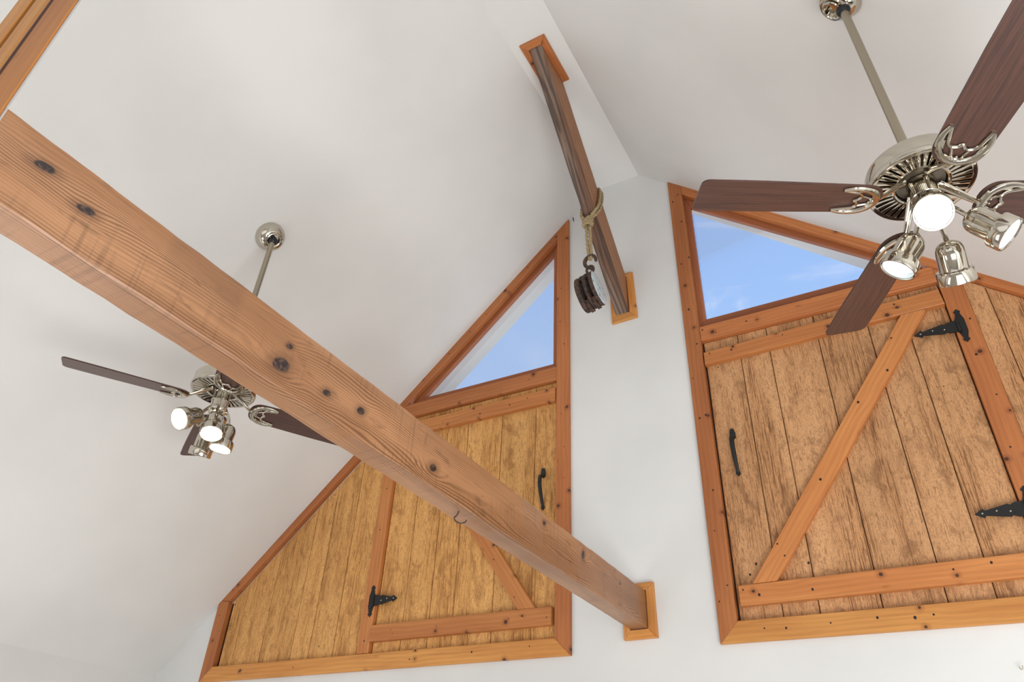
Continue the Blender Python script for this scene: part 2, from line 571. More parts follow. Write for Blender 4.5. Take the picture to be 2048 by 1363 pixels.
def add_tube(bm, pts, rad, n=8, mi=0, closed=False, flat=1.0, up=None):
    """sweep a circle (or an ellipse: flat scales along up) along pts"""
    P_ = [Vector(p) for p in pts]
    rings = []
    N = len(P_)
    ref = Vector(up) if up else Vector((0.31, 0.22, 0.92)).normalized()
    prev = None
    for i, p in enumerate(P_):
        a = P_[(i - 1) % N] if (closed or i > 0) else p
        c_ = P_[(i + 1) % N] if (closed or i < N - 1) else p
        d = (c_ - a).normalized()
        if prev is None or up:
            s = d.cross(ref)
            if s.length < 1e-4:
                s = d.cross(Vector((1, 0, 0)))
        else:
            s = prev - d * prev.dot(d)
        s.normalize()
        prev = s
        w = s.cross(d).normalized()
        r = rad[i] if isinstance(rad, (list, tuple)) else rad
        rings.append([bm.verts.new(p + s * (r * math.cos(2 * PI * k / n)) + w * (r * flat * math.sin(2 * PI * k / n))) for k in range(n)])
    for i in range(N if closed else N - 1):
        a, b_ = rings[i], rings[(i + 1) % N]
        for k in range(n):
            f = bm.faces.new((a[k], a[(k + 1) % n], b_[(k + 1) % n], b_[k]))
            f.material_index = mi
    if not closed:
        for r_ in (rings[0][::-1], rings[-1]):
            f = bm.faces.new(r_)
            f.material_index = mi


def smooth_path(pts, k=6, closed=False):
    """Catmull-Rom through the points"""
    P_ = [Vector(p) for p in pts]
    n = len(P_)
    out = []
    for i in range(n if closed else n - 1):
        g = (lambda j: P_[j % n]) if closed else (lambda j: P_[max(0, min(n - 1, j))])
        p0, p1, p2, p3 = g(i - 1), g(i), g(i + 1), g(i + 2)
        for s in range(k):
            u = s / k
            out.append(0.5 * ((2 * p1) + (p2 - p0) * u + (2 * p0 - 5 * p1 + 4 * p2 - p3) * u * u + (3 * p1 - p0 - 3 * p2 + p3) * u ** 3))
    if not closed:
        out.append(P_[-1])
    return out


def inset_line(p, q, d):
    n = Vector((-(q[1] - p[1]), q[0] - p[0])).normalized() * d
    return (p[0] + n.x, p[1] + n.y), (q[0] + n.x, q[1] + n.y)


# ------------------------------------------------------------------ the room shell
XL, XR, ZE = -2.713, 3.385, 0.050          # eaves
RL, RR, ZR = 0.197, 0.467, 2.740           # flat strip along the ridge
YB, FLOOR = -6.5, -2.2
SL = (ZR - ZE) / (RL - XL)
SR = (ZR - ZE) / (XR - RR)


def left_z(x):
    return ZR + SL * (x - RL)


def right_z(x):
    return ZR - SR * (x - RR)


# ceiling: both slopes and the flat ridge strip, running out as an open soffit beyond the gable
bm = bmesh.new()
sec = [(XL - 0.42, ZE - 0.42 * SL), (RL, ZR), (RR, ZR), (XR + 0.42, ZE - 0.42 * SR), (XR + 0.42, ZE - 0.42 * SR + 0.22), ((RL + RR) / 2, ZR + 0.32), (XL - 0.42, ZE - 0.42 * SL + 0.22)]
ya, yb = YB - 0.1, 0.262
fa = [bm.verts.new((x, ya, z)) for x, z in sec]
fb = [bm.verts.new((x, yb, z)) for x, z in sec]
bm.faces.new(fa)
bm.faces.new(fb[::-1])
for i in range(len(sec)):
    j = (i + 1) % len(sec)
    bm.faces.new((fa[i], fb[i], fb[j], fa[j]))
o = link('ceiling', to_mesh('ceiling', bm, M['ceil']))
tag(o, 'white vaulted ceiling with two slopes and a flat ridge strip', 'ceiling', kind='structure')

# gable wall with two openings
LO = [(0.0, 0.0), (-2.305, 0.0), (-2.305, 0.446), (0.0, 2.557)]                       # left casing outline
ROF = [(0.645, 0.0), (2.95, 0.0), (2.95, 0.482), (0.645, 2.580)]                     # right casing outline
WALL_Y0, WALL_Y1 = 0.018, 0.14


def wall_with_holes(name, outer, holes, y0, y1, m_):
    bm = bmesh.new()
    for (y, flip) in ((y0, False), (y1, True)):
        loops = []
        allv = []
        for pl in [outer] + holes:
            vs = [bm.verts.new((x, y, z)) for x, z in pl]
            es = [bm.edges.new((vs[i], vs[(i + 1) % len(vs)])) for i in range(len(vs))]
            loops.append(vs)
            allv += es
        bmesh.ops.triangle_fill(bm, use_beauty=True, edges=allv, normal=(0, -1 if not flip else 1, 0))
        if y == y0:
            first = loops
    for a, b_ in zip(first, loops):
        for i in range(len(a)):
            j = (i + 1) % len(a)
            bm.faces.new((a[i], a[j], b_[j], b_[i]))
    return link(name, to_mesh(name, bm, m_))


def shrink(poly, d):
    """move every side of a convex outline inwards"""
    c = Vector((sum(p[0] for p in poly) / len(poly), sum(p[1] for p in poly) / len(poly)))
    n = len(poly)
    lines = []
    for i in range(n):
        p, q = Vector(poly[i]), Vector(poly[(i + 1) % n])
        nn = Vector((-(q - p).y, (q - p).x)).normalized()
        if nn.dot(c - p) < 0:
            nn = -nn
        lines.append((p + nn * d, q - p))
    out = []
    for i in range(n):
        (p, r), (q, s) = lines[i - 1], lines[i]
        t_ = (q - p).cross(s) / r.cross(s)
        out.append(tuple(p + r * t_))
    return out


gable = [(XL, FLOOR), (XR, FLOOR), (XR, ZE + 0.004), (RR, ZR + 0.004), (RL, ZR + 0.004), (XL, ZE + 0.004)]
o = wall_with_holes('wall_front', gable, [shrink(LO, 0.03), shrink(ROF, 0.03)], WALL_Y0, WALL_Y1, M['wall'])
tag(o, 'white gable wall holding the two wooden loft panels', 'wall', kind='structure')
# the nail left in the wall beside the left panel's peak and the little screw low on the right
bm = bmesh.new()
add_tube(bm, [(0.0, 0.018, 0.0), (0.001, 0.006, 0.004), (0.006, -0.002, 0.012)], [0.0028, 0.003, 0.004], 6)
o = link('nail', to_mesh('nail', bm, M['nail'], True), None, (0.029, 0.0, 2.541))
tag(o, 'small dark bent nail in the white wall by the left panel peak', 'nail')
bm = bmesh.new()
add_tube(bm, smooth_path([(0, 0.02, 0), (0, 0.004, 0), (0.0, -0.006, -0.006), (0.004, -0.008, -0.010), (0.008, -0.006, -0.004), (0.008, -0.005, 0.002)], 4), 0.0016, 6)
o = link('wall_hook', to_mesh('wall_hook', bm, M['nickel'], True), None, (1.602, 0.0, -0.135))
tag(o, 'tiny white screw hook in the wall below the right panel', 'hook')

bm = bmesh.new()
add_box(bm, ((XL + XR) / 2, (YB + 0.14) / 2, FLOOR - 0.05), (XR - XL + 0.4, -YB + 0.4, 0.1))
tag(link('floor', to_mesh('floor', bm, M['floor'])), 'pale cream carpeted floor far below the frame', 'floor', kind='structure')
bm = bmesh.new()
add_box(bm, (XL - 0.06, (YB + WALL_Y0) / 2, (FLOOR + ZE) / 2), (0.12, -YB + WALL_Y0, ZE - FLOOR))
tag(link('wall_left', to_mesh('wall_left', bm, M['wall'])), 'low white knee wall under the left slope', 'wall', kind='structure')
bm = bmesh.new()
add_box(bm, (XR + 0.06, (YB + WALL_Y0) / 2, (FLOOR + ZE) / 2), (0.12, -YB + WALL_Y0, ZE - FLOOR))
tag(link('wall_right', to_mesh('wall_right', bm, M['wall'])), 'white knee wall under the right slope', 'wall', kind='structure')
o = wall_with_holes('wall_back', gable, [], YB - 0.12, YB, M['wall'])
tag(o, 'white gable wall behind the camera', 'wall', kind='structure')
bm = bmesh.new()
add_box(bm, (0.3, 20.0, FLOOR - 0.35), (90, 80, 0.1))
tag(link('ground', to_mesh('ground', bm, M['ground_bounce'])), 'unseen ground outside the gable, made pale to bounce sun', 'ground', kind='structure')

# ------------------------------------------------------------------ nails driven into boards
bm = bmesh.new()
bmesh.ops.create_circle(bm, cap_ends=True, radius=1.0, segments=8, matrix=Matrix.Rotation(PI / 2, 4, 'X'))
NAIL = to_mesh('nail_head', bm, M['nail'])


def nails(parent, pts, y, r=0.0048):
    for (x, z) in pts:
        o = link('nail_head', NAIL, parent, (x, y - 0.0006, z))
        s = r * random.uniform(0.5, 0.95)
        o.scale = (s, 1, s * random.uniform(0.9, 1.3))


# ------------------------------------------------------------------ casings round the panels (trim_1 left, trim_2 right)
FY0, FY1 = 0.0, 0.034            # casing boards
t1 = tag(empty('trim_1', (-1.15, 0, 0)), 'stained pine casing round the left loft panel', 'trim', kind='structure')
t2 = tag(empty('trim_2', (1.8, 0, 0)), 'stained pine casing round the right loft panel', 'trim', kind='structure')
LJ, RJ = -0.0765, 0.7205          # inner edges of the jambs next to the middle pier


def lsl(x):      # inner edge of the left slope board
    return 2.493 + 0.925 * x


def rsl(x):      # inner edge of the right slope board
    return 2.439 - 0.907 * (x - 0.72)


prism('casing_board', [(0, 0), (0, 2.557), (LJ, 2.557 + 0.916 * LJ), (LJ, 0.0765)], FY0, FY1, M['case'], t1, PI / 2)
prism('casing_board', [(LJ - 0.0005, 2.557 + 0.916 * LJ - 0.0005), (-2.303, 0.4475), (-2.222, lsl(-2.222)), (LJ - 0.0005, lsl(LJ))], FY0, FY1, M['case'], t1)
prism('casing_board', [(-2.305, 0.0), (-2.2225, 0.0785), (-2.2225, lsl(-2.2225) - 0.001), (-2.305, 0.446)], FY0, FY1, M['case'], t1, PI / 2)
prism('casing_board', [(-2.303, 0.0), (-0.0005, 0.0), (LJ - 0.0005, 0.076), (-2.2215, 0.0785)], FY0, FY1, M['sill'], t1, 0)
prism('post', [(-1.190, 0.0795), (-1.1145, 0.0795), (-1.1145, 1.399), (-1.183, 1.396), (-1.190, lsl(-1.190) - 0.002)], FY0 + 0.004, FY1 + 0.01, M['batten'], t1, PI / 2)
prism('rail', [(LJ - 0.0008, 1.400), (LJ - 0.0008, 1.4865), (-1.086, 1.4865), (-1.180, 1.400)], FY0 + 0.002, FY1, M['case'], t1, 0)

prism('casing_board', [(0.645, 0), (RJ, 0.0805), (RJ, 2.580 - 0.894 * 0.0755), (0.645, 2.580)], FY0, FY1, M['case'], t2, PI / 2)
prism('casing_board', [(RJ + 0.0005, 2.512), (2.948, 0.520), (2.875, rsl(2.875)), (RJ + 0.0005, rsl(RJ))], FY0, FY1, M['case'], t2)
prism('casing_board', [(2.95, 0.0), (2.95, 0.515), (2.8745, rsl(2.8745) - 0.001), (2.8745, 0.0805)], FY0, FY1, M['case'], t2, PI / 2)
prism('casing_board', [(0.6455, 0.0), (2.9495, 0.0), (2.874, 0.0808), (RJ + 0.0005, 0.0808)], FY0, FY1, M['sill'], t2, 0)
prism('post', [(1.767, 0.0815), (1.8505, 0.0815), (1.8505, rsl(1.8505) - 0.001), (1.767, rsl(1.767) - 0.001)], FY0 + 0.004, FY1 + 0.01, M['case'], t2, PI / 2)
prism('rail', [(RJ + 0.0008, 1.413), (1.7665, 1.413), (1.7665, rsl(1.7665) - 0.001), (1.757, 1.497), (RJ + 0.0008, 1.497)], FY0 + 0.002, FY1, M['case'], t2, 0)
nails(t1, [(-0.05, 2.02), (-0.055, 1.78), (-0.03, 1.62), (-0.045, 1.18), (-0.03, 0.99), (-0.03, 0.82), (-0.045, 0.30)], FY0)
nails(t1, [(-0.12, 2.41), (-0.28, 2.27), (-0.56, 2.00), (-0.67, 1.90), (-0.81, 1.78), (-0.98, 1.63), (-1.62, 1.04), (-1.90, 0.77), (-2.21, 0.50)], FY0, 0.0045)
nails(t1, [(-2.27, 0.36), (-2.24, 0.27), (-2.0, 0.04), (-1.6, 0.04), (-0.85, 0.035), (-0.5, 0.045), (-0.2, 0.05)], FY0, 0.005)
nails(t1, [(-1.15, 0.96), (-1.155, 0.72), (-1.150, 0.14)], FY0 + 0.004)
nails(t1, [(-0.25, 1.445), (-0.42, 1.43), (-0.62, 1.445)], FY0 + 0.002, 0.004)
nails(t2, [(0.665, 2.40), (0.70, 2.23), (0.715, 1.96), (0.67, 1.93), (0.68, 1.62), (0.70, 1.40), (0.66, 1.21), (0.70, 1.0), (0.67, 0.99), (0.69, 0.63), (0.675, 0.45), (0.70, 0.22), (0.66, 0.16)], FY0, 0.006)
nails(t2, [(0.82, 0.045), (0.90, 0.04), (1.06, 0.045), (1.22, 0.05), (1.34, 0.04), (1.4, 0.045)], FY0, 0.006)
nails(t2, [(1.83, 1.19), (1.805, 1.02), (1.82, 0.83), (1.80, 0.61)], FY0 + 0.004, 0.006)
nails(t2, [(0.735, 1.475), (0.80, 1.44), (0.95, 1.46)], FY0 + 0.002, 0.006)

# ------------------------------------------------------------------ plank doors, fixed plank panels
PY0, PY1 = 0.027, 0.040          # planks
BY0 = -0.003                      # front of battens


def cut(x0, x1, z0, top, g=0.0015, jig=0.0):
    """a plank from x0 to x1 and from z0 up to top(x)"""
    return [(x0 + g, z0), (x1 - g, z0), (x1 - g, top(x1 - g)), (x0 + g, top(x0 + g))]


def planks(parent, edges, z0, top, m_):
    for i in range(len(edges) - 1):
        dy = random.uniform(-0.0012, 0.0012)
        prism('plank', cut(edges[i], edges[i + 1], z0, top), PY0 + dy, PY1, m_, parent, PI / 2, 0.0025)


def tee_hinge(parent, cx, cz, sgn, length, half, y):
    """black tee hinge: upright strap on the post, long tapering strap towards sgn, both with arrow points"""
    bm = bmesh.new()
    y0, y1 = -0.004, 0.0

    def plate(poly, mi=0, d=0.0):
        a = [bm.verts.new((x, y0 - d, z)) for x, z in poly]
        b_ = [bm.verts.new((x, y1, z)) for x, z in poly]
        bm.faces.new(a)
        bm.faces.new(b_[::-1])
        for i in range(len(poly)):
            j = (i + 1) % len(poly)
            bm.faces.new((a[i], a[j], b_[j], b_[i]))
    h = half
    up_ = [(0, h), (0.013, h * 0.84), (0.008, h * 0.74), (0.017, h * 0.36), (0.017, -h * 0.36), (0.008, -h * 0.74), (0.013, -h * 0.84), (0, -h),
           (-0.013, -h * 0.84), (-0.008, -h * 0.74), (-0.017, -h * 0.36), (-0.017, h * 0.36), (-0.008, h * 0.74), (-0.013, h * 0.84)]
    plate(up_)
    L = length
    st = [(0.008, 0.028), (0.045, 0.026), (0.060, 0.019), (0.066, 0.024), (L * 0.80, 0.009), (L * 0.84, 0.017), (L, 0.0), (L * 0.84, -0.017), (L * 0.80, -0.009), (0.066, -0.024), (0.060, -0.019), (0.045, -0.026), (0.008, -0.028)]
    plate([(sgn * x, z) for x, z in st], 0, 0.002)
    add_tube(bm, [(sgn * 0.012, -0.007, -0.030), (sgn * 0.012, -0.007, 0.030)], 0.0065, 10)
    o = link('hinge', to_mesh('hinge', bm, M['iron']), parent, (cx, y, cz))
    for (x, z) in ((sgn * L * 0.86, 0.0), (sgn * 0.064, -0.004), (sgn * L * 0.6, 0.003)):
        bm = bmesh.new()
        bmesh.ops.create_uvsphere(bm, u_segments=8, v_segments=5, radius=0.0035, matrix=Matrix.Translation((x, -0.006, z)) @ Matrix.Diagonal((1, 0.6, 1, 1)))
        link('screw', to_mesh('screw', bm, M['nickel'], True), o, (cx, y, cz))
    return o


def pull_handle(parent, x, ztop, zbot, y, lean):
    bm = bmesh.new()
    H = ztop - zbot

    def plate(poly, t_):
        a = [bm.verts.new((px, -t_, pz)) for px, pz in poly]
        b_ = [bm.verts.new((px, 0, pz)) for px, pz in poly]
        bm.faces.new(a)
        bm.faces.new(b_[::-1])
        for i in range(len(poly)):
            j = (i + 1) % len(poly)
            bm.faces.new((a[i], a[j], b_[j], b_[i]))
    plate([(-0.007, H / 2), (0.007, H / 2), (0.012, H / 2 - 0.020), (0.012, H / 2 - 0.042), (0.004, H / 2 - 0.050), (-0.004, H / 2 - 0.050), (-0.012, H / 2 - 0.042), (-0.012, H / 2 - 0.020)], 0.009)
    plate([(0, -H / 2), (0.010, -H / 2 + 0.012), (0.009, -H / 2 + 0.022), (-0.009, -H / 2 + 0.022), (-0.010, -H / 2 + 0.012)], 0.006)
    o = link('handle', to_mesh('handle', bm, M['iron']), parent, (x, y, ztop - H / 2))
    bm = bmesh.new()
    pth = smooth_path([(0, -0.006, H / 2 - 0.046), (0, -0.020, H / 2 - 0.045), (0, -0.036, H / 2 - 0.054), (0, -0.043, H / 2 - 0.085), (0, -0.040, 0.0), (0, -0.026, -H / 2 + 0.070), (0, -0.012, -H / 2 + 0.036), (0, -0.004, -H / 2 + 0.018)], 5)
    n_ = len(pth)
    rad = [0.0060 + 0.0050 * math.sin(PI * min(1, max(0, (i / n_ - 0.05) / 0.95)) ** 0.7) for i in range(n_)]
    add_tube(bm, pth, rad, 8, 0, False, 0.75, (0, 1, 0.01))
    link('grip', to_mesh('grip', bm, M['iron'], True), o, (x, y, ztop - H / 2))
    return o


def z_brace(parent, x0b, x1b, zb, x0t, x1t, zt, m_):
    return prism('brace', [(x0b, zb), (x1b, zb), (x1t, zt), (x0t, zt)], BY0 + 0.001, PY0 - 0.0005, m_, parent)


# left door
d1 = tag(empty('door_1', (-0.6, PY0, 0.083)), 'left rough plank loft door with Z brace, behind the big beam', 'door', kind='structure')
le = [-1.1125, -0.941, -0.780, -0.641, -0.420, -0.211, -0.0785]
planks(d1, le, 0.0805, lambda x: 1.398, M['plank_l'])
prism('batten', [(-1.105, 1.2705), (-0.0815, 1.2705), (-0.0815, 1.3525), (-1.03, 1.3525), (-1.105, 1.335)], BY0, PY0 - 0.0005, M['batten'], d1, 0)
prism('batten', [(-1.121, 0.1325), (-0.092, 0.1325), (-0.092, 0.2115), (-1.1165, 0.2115)], BY0, PY0 - 0.0005, M['batten'], d1, 0)
z_brace(d1, -0.266, -0.175, 0.2125, -1.02, -0.935, 1.2695, M['batten'])
tee_hinge(d1, -1.138, 0.335, 1, 0.166, 0.080, FY0 + 0.004)
tee_hinge(d1, -1.138, 1.150, 1, 0.166, 0.080, FY0 + 0.004)
pull_handle(d1, -0.157, 0.902, 0.680, PY0, 0)
nails(d1, [(-0.36, 1.31), (-0.55, 1.30), (-0.25, 1.325), (-0.80, 1.30), (-0.95, 1.18), (-0.115, 0.165), (-0.31, 0.175), (-0.97, 0.16), (-0.985, 0.18), (-0.71, 0.175)], BY0)
nails(d1, [(-0.41, 0.46), (-0.285, 0.27), (-0.72, 0.86)], BY0 + 0.001)
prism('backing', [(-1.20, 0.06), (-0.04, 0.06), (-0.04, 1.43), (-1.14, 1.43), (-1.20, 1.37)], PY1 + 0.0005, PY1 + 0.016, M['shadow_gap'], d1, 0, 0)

# right door
d2 = tag(empty('door_2', (1.245, PY0, 0.083)), 'right rough plank loft door with long diagonal brace', 'door', kind='structure')
re_ = [0.7255, 0.892, 1.0275, 1.2445, 1.4555, 1.6045, 1.7645]
planks(d2, re_, 0.083, lambda x: 1.4115, M['plank_r'])
prism('batten', [(0.7255, 1.2695), (1.7635, 1.289), (1.7585, 1.369), (0.7275, 1.3385)], BY0, PY0 - 0.0005, M['batten'], d2, 0.02)
prism('batten', [(0.742, 0.1345), (1.7645, 0.142), (1.7645, 0.222), (0.742, 0.213)], BY0, PY0 - 0.0005, M['batten'], d2, 0.008)
z_brace(d2, 0.800, 0.894, 0.2165, 1.694, 1.594, 1.2855, M['batten']) if False else prism('brace', [(0.800, 0.2155), (0.894, 0.2165), (1.694, 1.2865), (1.592, 1.2845)], BY0 + 0.001, PY0 - 0.0005, M['batten'], d2, math.atan2(1.07, 0.796))
tee_hinge(d2, 1.793, 1.166, -1, 0.178, 0.082, FY0 + 0.004)
tee_hinge(d2, 1.793, 0.375, -1, 0.175, 0.082, FY0 + 0.004)
pull_handle(d2, 0.803, 0.914, 0.684, PY0, 0)
nails(d2, [(0.755, 1.325), (0.86, 1.315), (1.10, 1.33), (1.36, 1.335), (1.58, 1.345), (1.02, 0.17), (0.82, 0.17), (0.76, 0.195), (1.50, 0.19), (1.62, 0.20)], BY0, 0.006)
nails(d2, [(1.53, 1.18), (1.48, 1.03), (1.34, 0.91), (1.13, 0.60), (0.92, 0.36), (0.94, 0.31)], BY0 + 0.001, 0.006)
nails(d2, [(1.66, 0.92), (0.78, 1.255), (1.02, 0.28), (0.82, 0.30), (0.79, 0.26)], PY0 - 0.001, 0.005)
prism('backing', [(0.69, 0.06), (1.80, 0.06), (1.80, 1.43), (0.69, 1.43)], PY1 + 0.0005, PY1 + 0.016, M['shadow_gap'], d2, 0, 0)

# fixed panels beside the doors, up to the slopes
p1 = tag(empty('plank_panel', (-1.7, PY0, 0.083)), 'fixed triangular panel of honey planks left of the left loft door', 'panel')
pe = [-2.206, -2.107, -1.8985, -1.667, -1.538, -1.372, -1.1905]
planks(p1, pe, 0.0815, lambda x: lsl(x) - 0.012, M['plank_l'])
nails(p1, [(-2.19, 0.42), (-2.185, 0.30), (-2.19, 0.17), (-1.56, 1.0), (-1.47, 0.14)], PY0 - 0.001, 0.004)
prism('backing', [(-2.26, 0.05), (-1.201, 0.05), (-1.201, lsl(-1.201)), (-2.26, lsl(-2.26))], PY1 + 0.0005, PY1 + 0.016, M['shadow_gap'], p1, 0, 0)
p2 = tag(empty('plank_panel', (2.35, PY0, 0.083)), 'fixed panel of tan planks right of the right loft door, cut by the frame edge', 'panel')
qe = [1.8515, 1.926, 2.04, 2.20, 2.36, 2.52, 2.68, 2.873]
planks(p2, qe, 0.083, lambda x: rsl(x) - 0.003, M['plank_r'])
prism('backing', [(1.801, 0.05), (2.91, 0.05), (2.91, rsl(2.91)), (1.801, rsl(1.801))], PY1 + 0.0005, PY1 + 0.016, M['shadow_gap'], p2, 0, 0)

# ------------------------------------------------------------------ windows above the doors
GY = 0.066


def at(x, z, y):
    """a point seen in line with (x, z) on the casing's face, moved back to depth y"""
    k = (y + 3.0) / 3.0
    return (1.4283 + (x - 1.4283) * k, -0.6742 + (z + 0.6742) * k)


def window(name, label, outer, inner, loc):
    w = tag(empty(name, loc), label, 'window', kind='structure')
    n = len(outer)
    for i in range(n):                                   # inner stops, one board per side, mitred
        a, b_ = outer[i], outer[(i + 1) % n]
        c_, d_ = inner[(i + 1) % n], inner[i]
        prism('window_stop', [a, b_, c_, d_], 0.036, 0.062, M['stop'], w, math.atan2(b_[1] - a[1], b_[0] - a[0]), 0.002)
    for i in range(n):                                   # dark strip painting the groove's step shadow, sloping side only
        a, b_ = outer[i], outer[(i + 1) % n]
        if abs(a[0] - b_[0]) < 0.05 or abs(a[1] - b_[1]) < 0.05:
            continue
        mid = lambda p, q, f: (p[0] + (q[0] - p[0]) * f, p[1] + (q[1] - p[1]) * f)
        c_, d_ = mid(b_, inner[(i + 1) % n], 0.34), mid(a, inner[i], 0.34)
        prism('shade_strip', [a, b_, c_, d_], 0.0345, 0.0355, M['groove_shade'], w, 0, 0)
    prism('pane', shrink(inner, -0.008), GY, GY + 0.005, M['glass'], w, 0, 0)
    # outer sash lining between the glass and the outside
    return w


# casing's inner outline (at its back) and the glass outline
lo_out = [(LJ, 1.4865), (LJ, lsl(LJ)), (-1.088, 1.4865)]
lo_in = [(-0.089, 1.4955), (-0.091, 2.290), (-0.952, 1.4955)]
window('window_1', 'left triangular window above the left loft door showing blue sky', [at(x, z, 0.034) for x, z in shrink(lo_out, -0.004)], [at(x, z, 0.05) for x, z in lo_in], (-0.5, GY, 1.49))
ro_out = [(RJ, 1.497), (1.757, 1.497), (RJ, rsl(RJ))]
ro_in = [(0.7615, 1.5215), (1.658, 1.5215), (0.7615, 2.3025)]
window('window_2', 'right triangular window above the right loft door behind a fan blade', [at(x, z, 0.034) for x, z in shrink(ro_out, -0.004)], [at(x, z, 0.05) for x, z in ro_in], (1.1, GY, 1.5))

# ------------------------------------------------------------------ the big beam
BV0 = Vector((0.2751, 0.0, 0.0829))
BW, BH = 0.0778, 0.1528
BL = 2.774


def beam_corner(i, j, y):
    t_ = y / -3.0
    return Vector((0.2751 + i * (BW - 0.0125 * t_) - 0.0108 * y, y, 0.0829 + j * (BH + 0.0055 * t_) + 0.0057 * y))


bc = (beam_corner(0, 0, -1.387) + beam_corner(1, 1, -1.387)) / 2


def bloc(x, y, z):
    """world -> beam's own coordinates (X along the beam, away from the wall)"""
    return (-(y - bc.y), x - bc.x, z - bc.z)


kn = []
for (y, z, a, h) in [(-2.690, 0.173, 0.017, 0.008), (-2.609, 0.151, 0.016, 0.008), (-2.147, 0.119, 0.022, 0.017), (-2.138, 0.171, 0.008, 0.006), (-2.009, 0.127, 0.014, 0.009),
                     (-1.892, 0.141, 0.013, 0.0095), (-1.590, 0.126, 0.017, 0.012), (-0.640, 0.190, 0.012, 0.014), (-0.95, 0.200, 0.010, 0.008), (-0.29, 0.185, 0.007, 0.005)]:
    kx, _, kz = bloc(0.36, y, z)
    kn.append((kx, kz, a, h))
M['beam'] = beam_wood('reclaimed_pine_beam', srgb(178, 130, 92), srgb(152, 106, 70), srgb(80, 50, 30), kn, [])
bm = bmesh.new()
NS = 110
prof = [(0, 0), (1, 0), (1, 1), (0, 1)]
rings = []
for k in range(NS + 1):
    y = -BL * k / NS
    cs = [beam_corner(i, j, y) for i, j in prof]
    ctr = sum(cs, Vector()) / 4
    ring = []
    for q in range(4):
        p, nx, pv = cs[q], cs[(q + 1) % 4], cs[(q - 1) % 4]
        for side, other in ((0, pv), (1, nx)):
            wear = 0.0035 + 0.0045 * max(0, noise.noise(Vector((y * 4.1, q * 3.7, 0.0)))) + 0.002 * noise.noise(Vector((y * 19.0, q * 5.1, 2.0)))
            wear = max(0.0012, wear)
            d = (other - p).normalized()
            v_ = p + d * wear
            jit = 0.0012 * noise.noise(Vector((y * 9.0, q * 2.3 + side, 4.0)))
            v_ = v_ + (v_ - ctr).normalized() * jit
            ring.append(bm.verts.new(bloc(v_.x, v_.y, v_.z)))
    rings.append(ring)
for a, b_ in zip(rings[:-1], rings[1:]):
    for q in range(8):
        bm.faces.new((a[q], a[(q + 1) % 8], b_[(q + 1) % 8], b_[q]))
bm.faces.new(rings[0][::-1])
bm.faces.new(rings[-1])
beam = link('timber_beam', to_mesh('timber_beam', bm, M['beam'], True), None, bc, (0, 0, -PI / 2))
tag(beam, 'big knotty honey-brown timber beam crossing from upper left to the wall', 'beam')

bm = bmesh.new()
add_tube(bm, smooth_path([(0, 0, 0.02), (0, 0, -0.001), (-0.003, -0.004, -0.014), (-0.006, -0.010, -0.022), (-0.003, -0.004, -0.031), (0.007, 0.006, -0.034), (0.014, 0.016, -0.028), (0.015, 0.019, -0.022)], 5), 0.0021, 7)
o = link('cup_hook', to_mesh('cup_hook', bm, M['rust'], True), None, (0.336, -1.415, 0.0755))
tag(o, 'small dark screw hook under the big timber beam', 'hook')


def collar(name, label, corners, inner, to_world, depth, m_):
    """four mitred boards round a timber end; corners/inner in the collar's plane"""
    c0 = to_world(sum(p[0] for p in corners) / 4, sum(p[1] for p in corners) / 4, 0)
    root = tag(empty(name, c0), label, 'trim', kind='structure')
    for i in range(4):
        a, b_ = corners[i], corners[(i + 1) % 4]
        c_, d_ = inner[(i + 1) % 4], inner[i]
        ctr = ((a[0] + b_[0] + c_[0] + d_[0]) / 4, (a[1] + b_[1] + c_[1] + d_[1]) / 4)
        wc_ = Vector(to_world(ctr[0], ctr[1], depth / 2))
        bm = bmesh.new()
        ux = (Vector(to_world(*b_, 0)) - Vector(to_world(*a, 0))).normalized()
        nz = (Vector(to_world(0, 0, 1)) - Vector(to_world(0, 0, 0))).normalized()
        uz = ux.cross(-nz)
        lo, hi = [], []
        for p in (a, b_, c_, d_):
            for k, lst in ((depth, lo), (0.0, hi)):
                w_ = Vector(to_world(p[0], p[1], k)) - wc_
                lst.append(bm.verts.new((w_.dot(ux), w_.dot(-nz), w_.dot(uz))))
        bm.faces.new(lo)
        bm.faces.new(hi[::-1])
        for q in range(4):
            bm.faces.new((lo[q], lo[(q + 1) % 4], hi[(q + 1) % 4], hi[q]))
        es = [e for e in bm.edges if all(v_ in lo for v_ in e.verts)]
        bmesh.ops.bevel(bm, geom=es, offset=0.003, segments=1, affect='EDGES', profile=0.5)
        rot = Matrix((ux, -nz, uz)).transposed().to_euler()
        link('collar_board', to_mesh('collar_board', bm, m_), root, wc_, rot)
    return root


wall_plane = lambda x, z, d: (x, WALL_Y0 - d, z)
ridge_plane = lambda x, y, d: (x, y, ZR - d)
collar('trim_3', 'small pine collar where the big beam meets the wall', [(0.247, 0.042), (0.392, 0.044), (0.388, 0.270), (0.243, 0.270)], [(0.2755, 0.0805), (0.3545, 0.0815), (0.3535, 0.2375), (0.2755, 0.2375)], wall_plane, 0.02, M['sill'])
collar('trim_4', 'small pine collar where the weathered brace meets the wall', [(0.257, 1.668), (0.401, 1.671), (0.391, 1.985), (0.248, 2.000)], [(0.284, 1.716), (0.3595, 1.716), (0.3535, 1.962), (0.280, 1.962)], wall_plane, 0.016, M['sill'])
collar('trim_5', 'small pine collar where the weathered brace meets the ridge strip', [(0.2445, -1.095), (0.389, -1.097), (0.389, -0.798), (0.2445, -0.798)], [(0.278, -1.0545), (0.351, -1.0545), (0.351, -0.803), (0.278, -0.803)], ridge_plane, 0.014, M['case'])

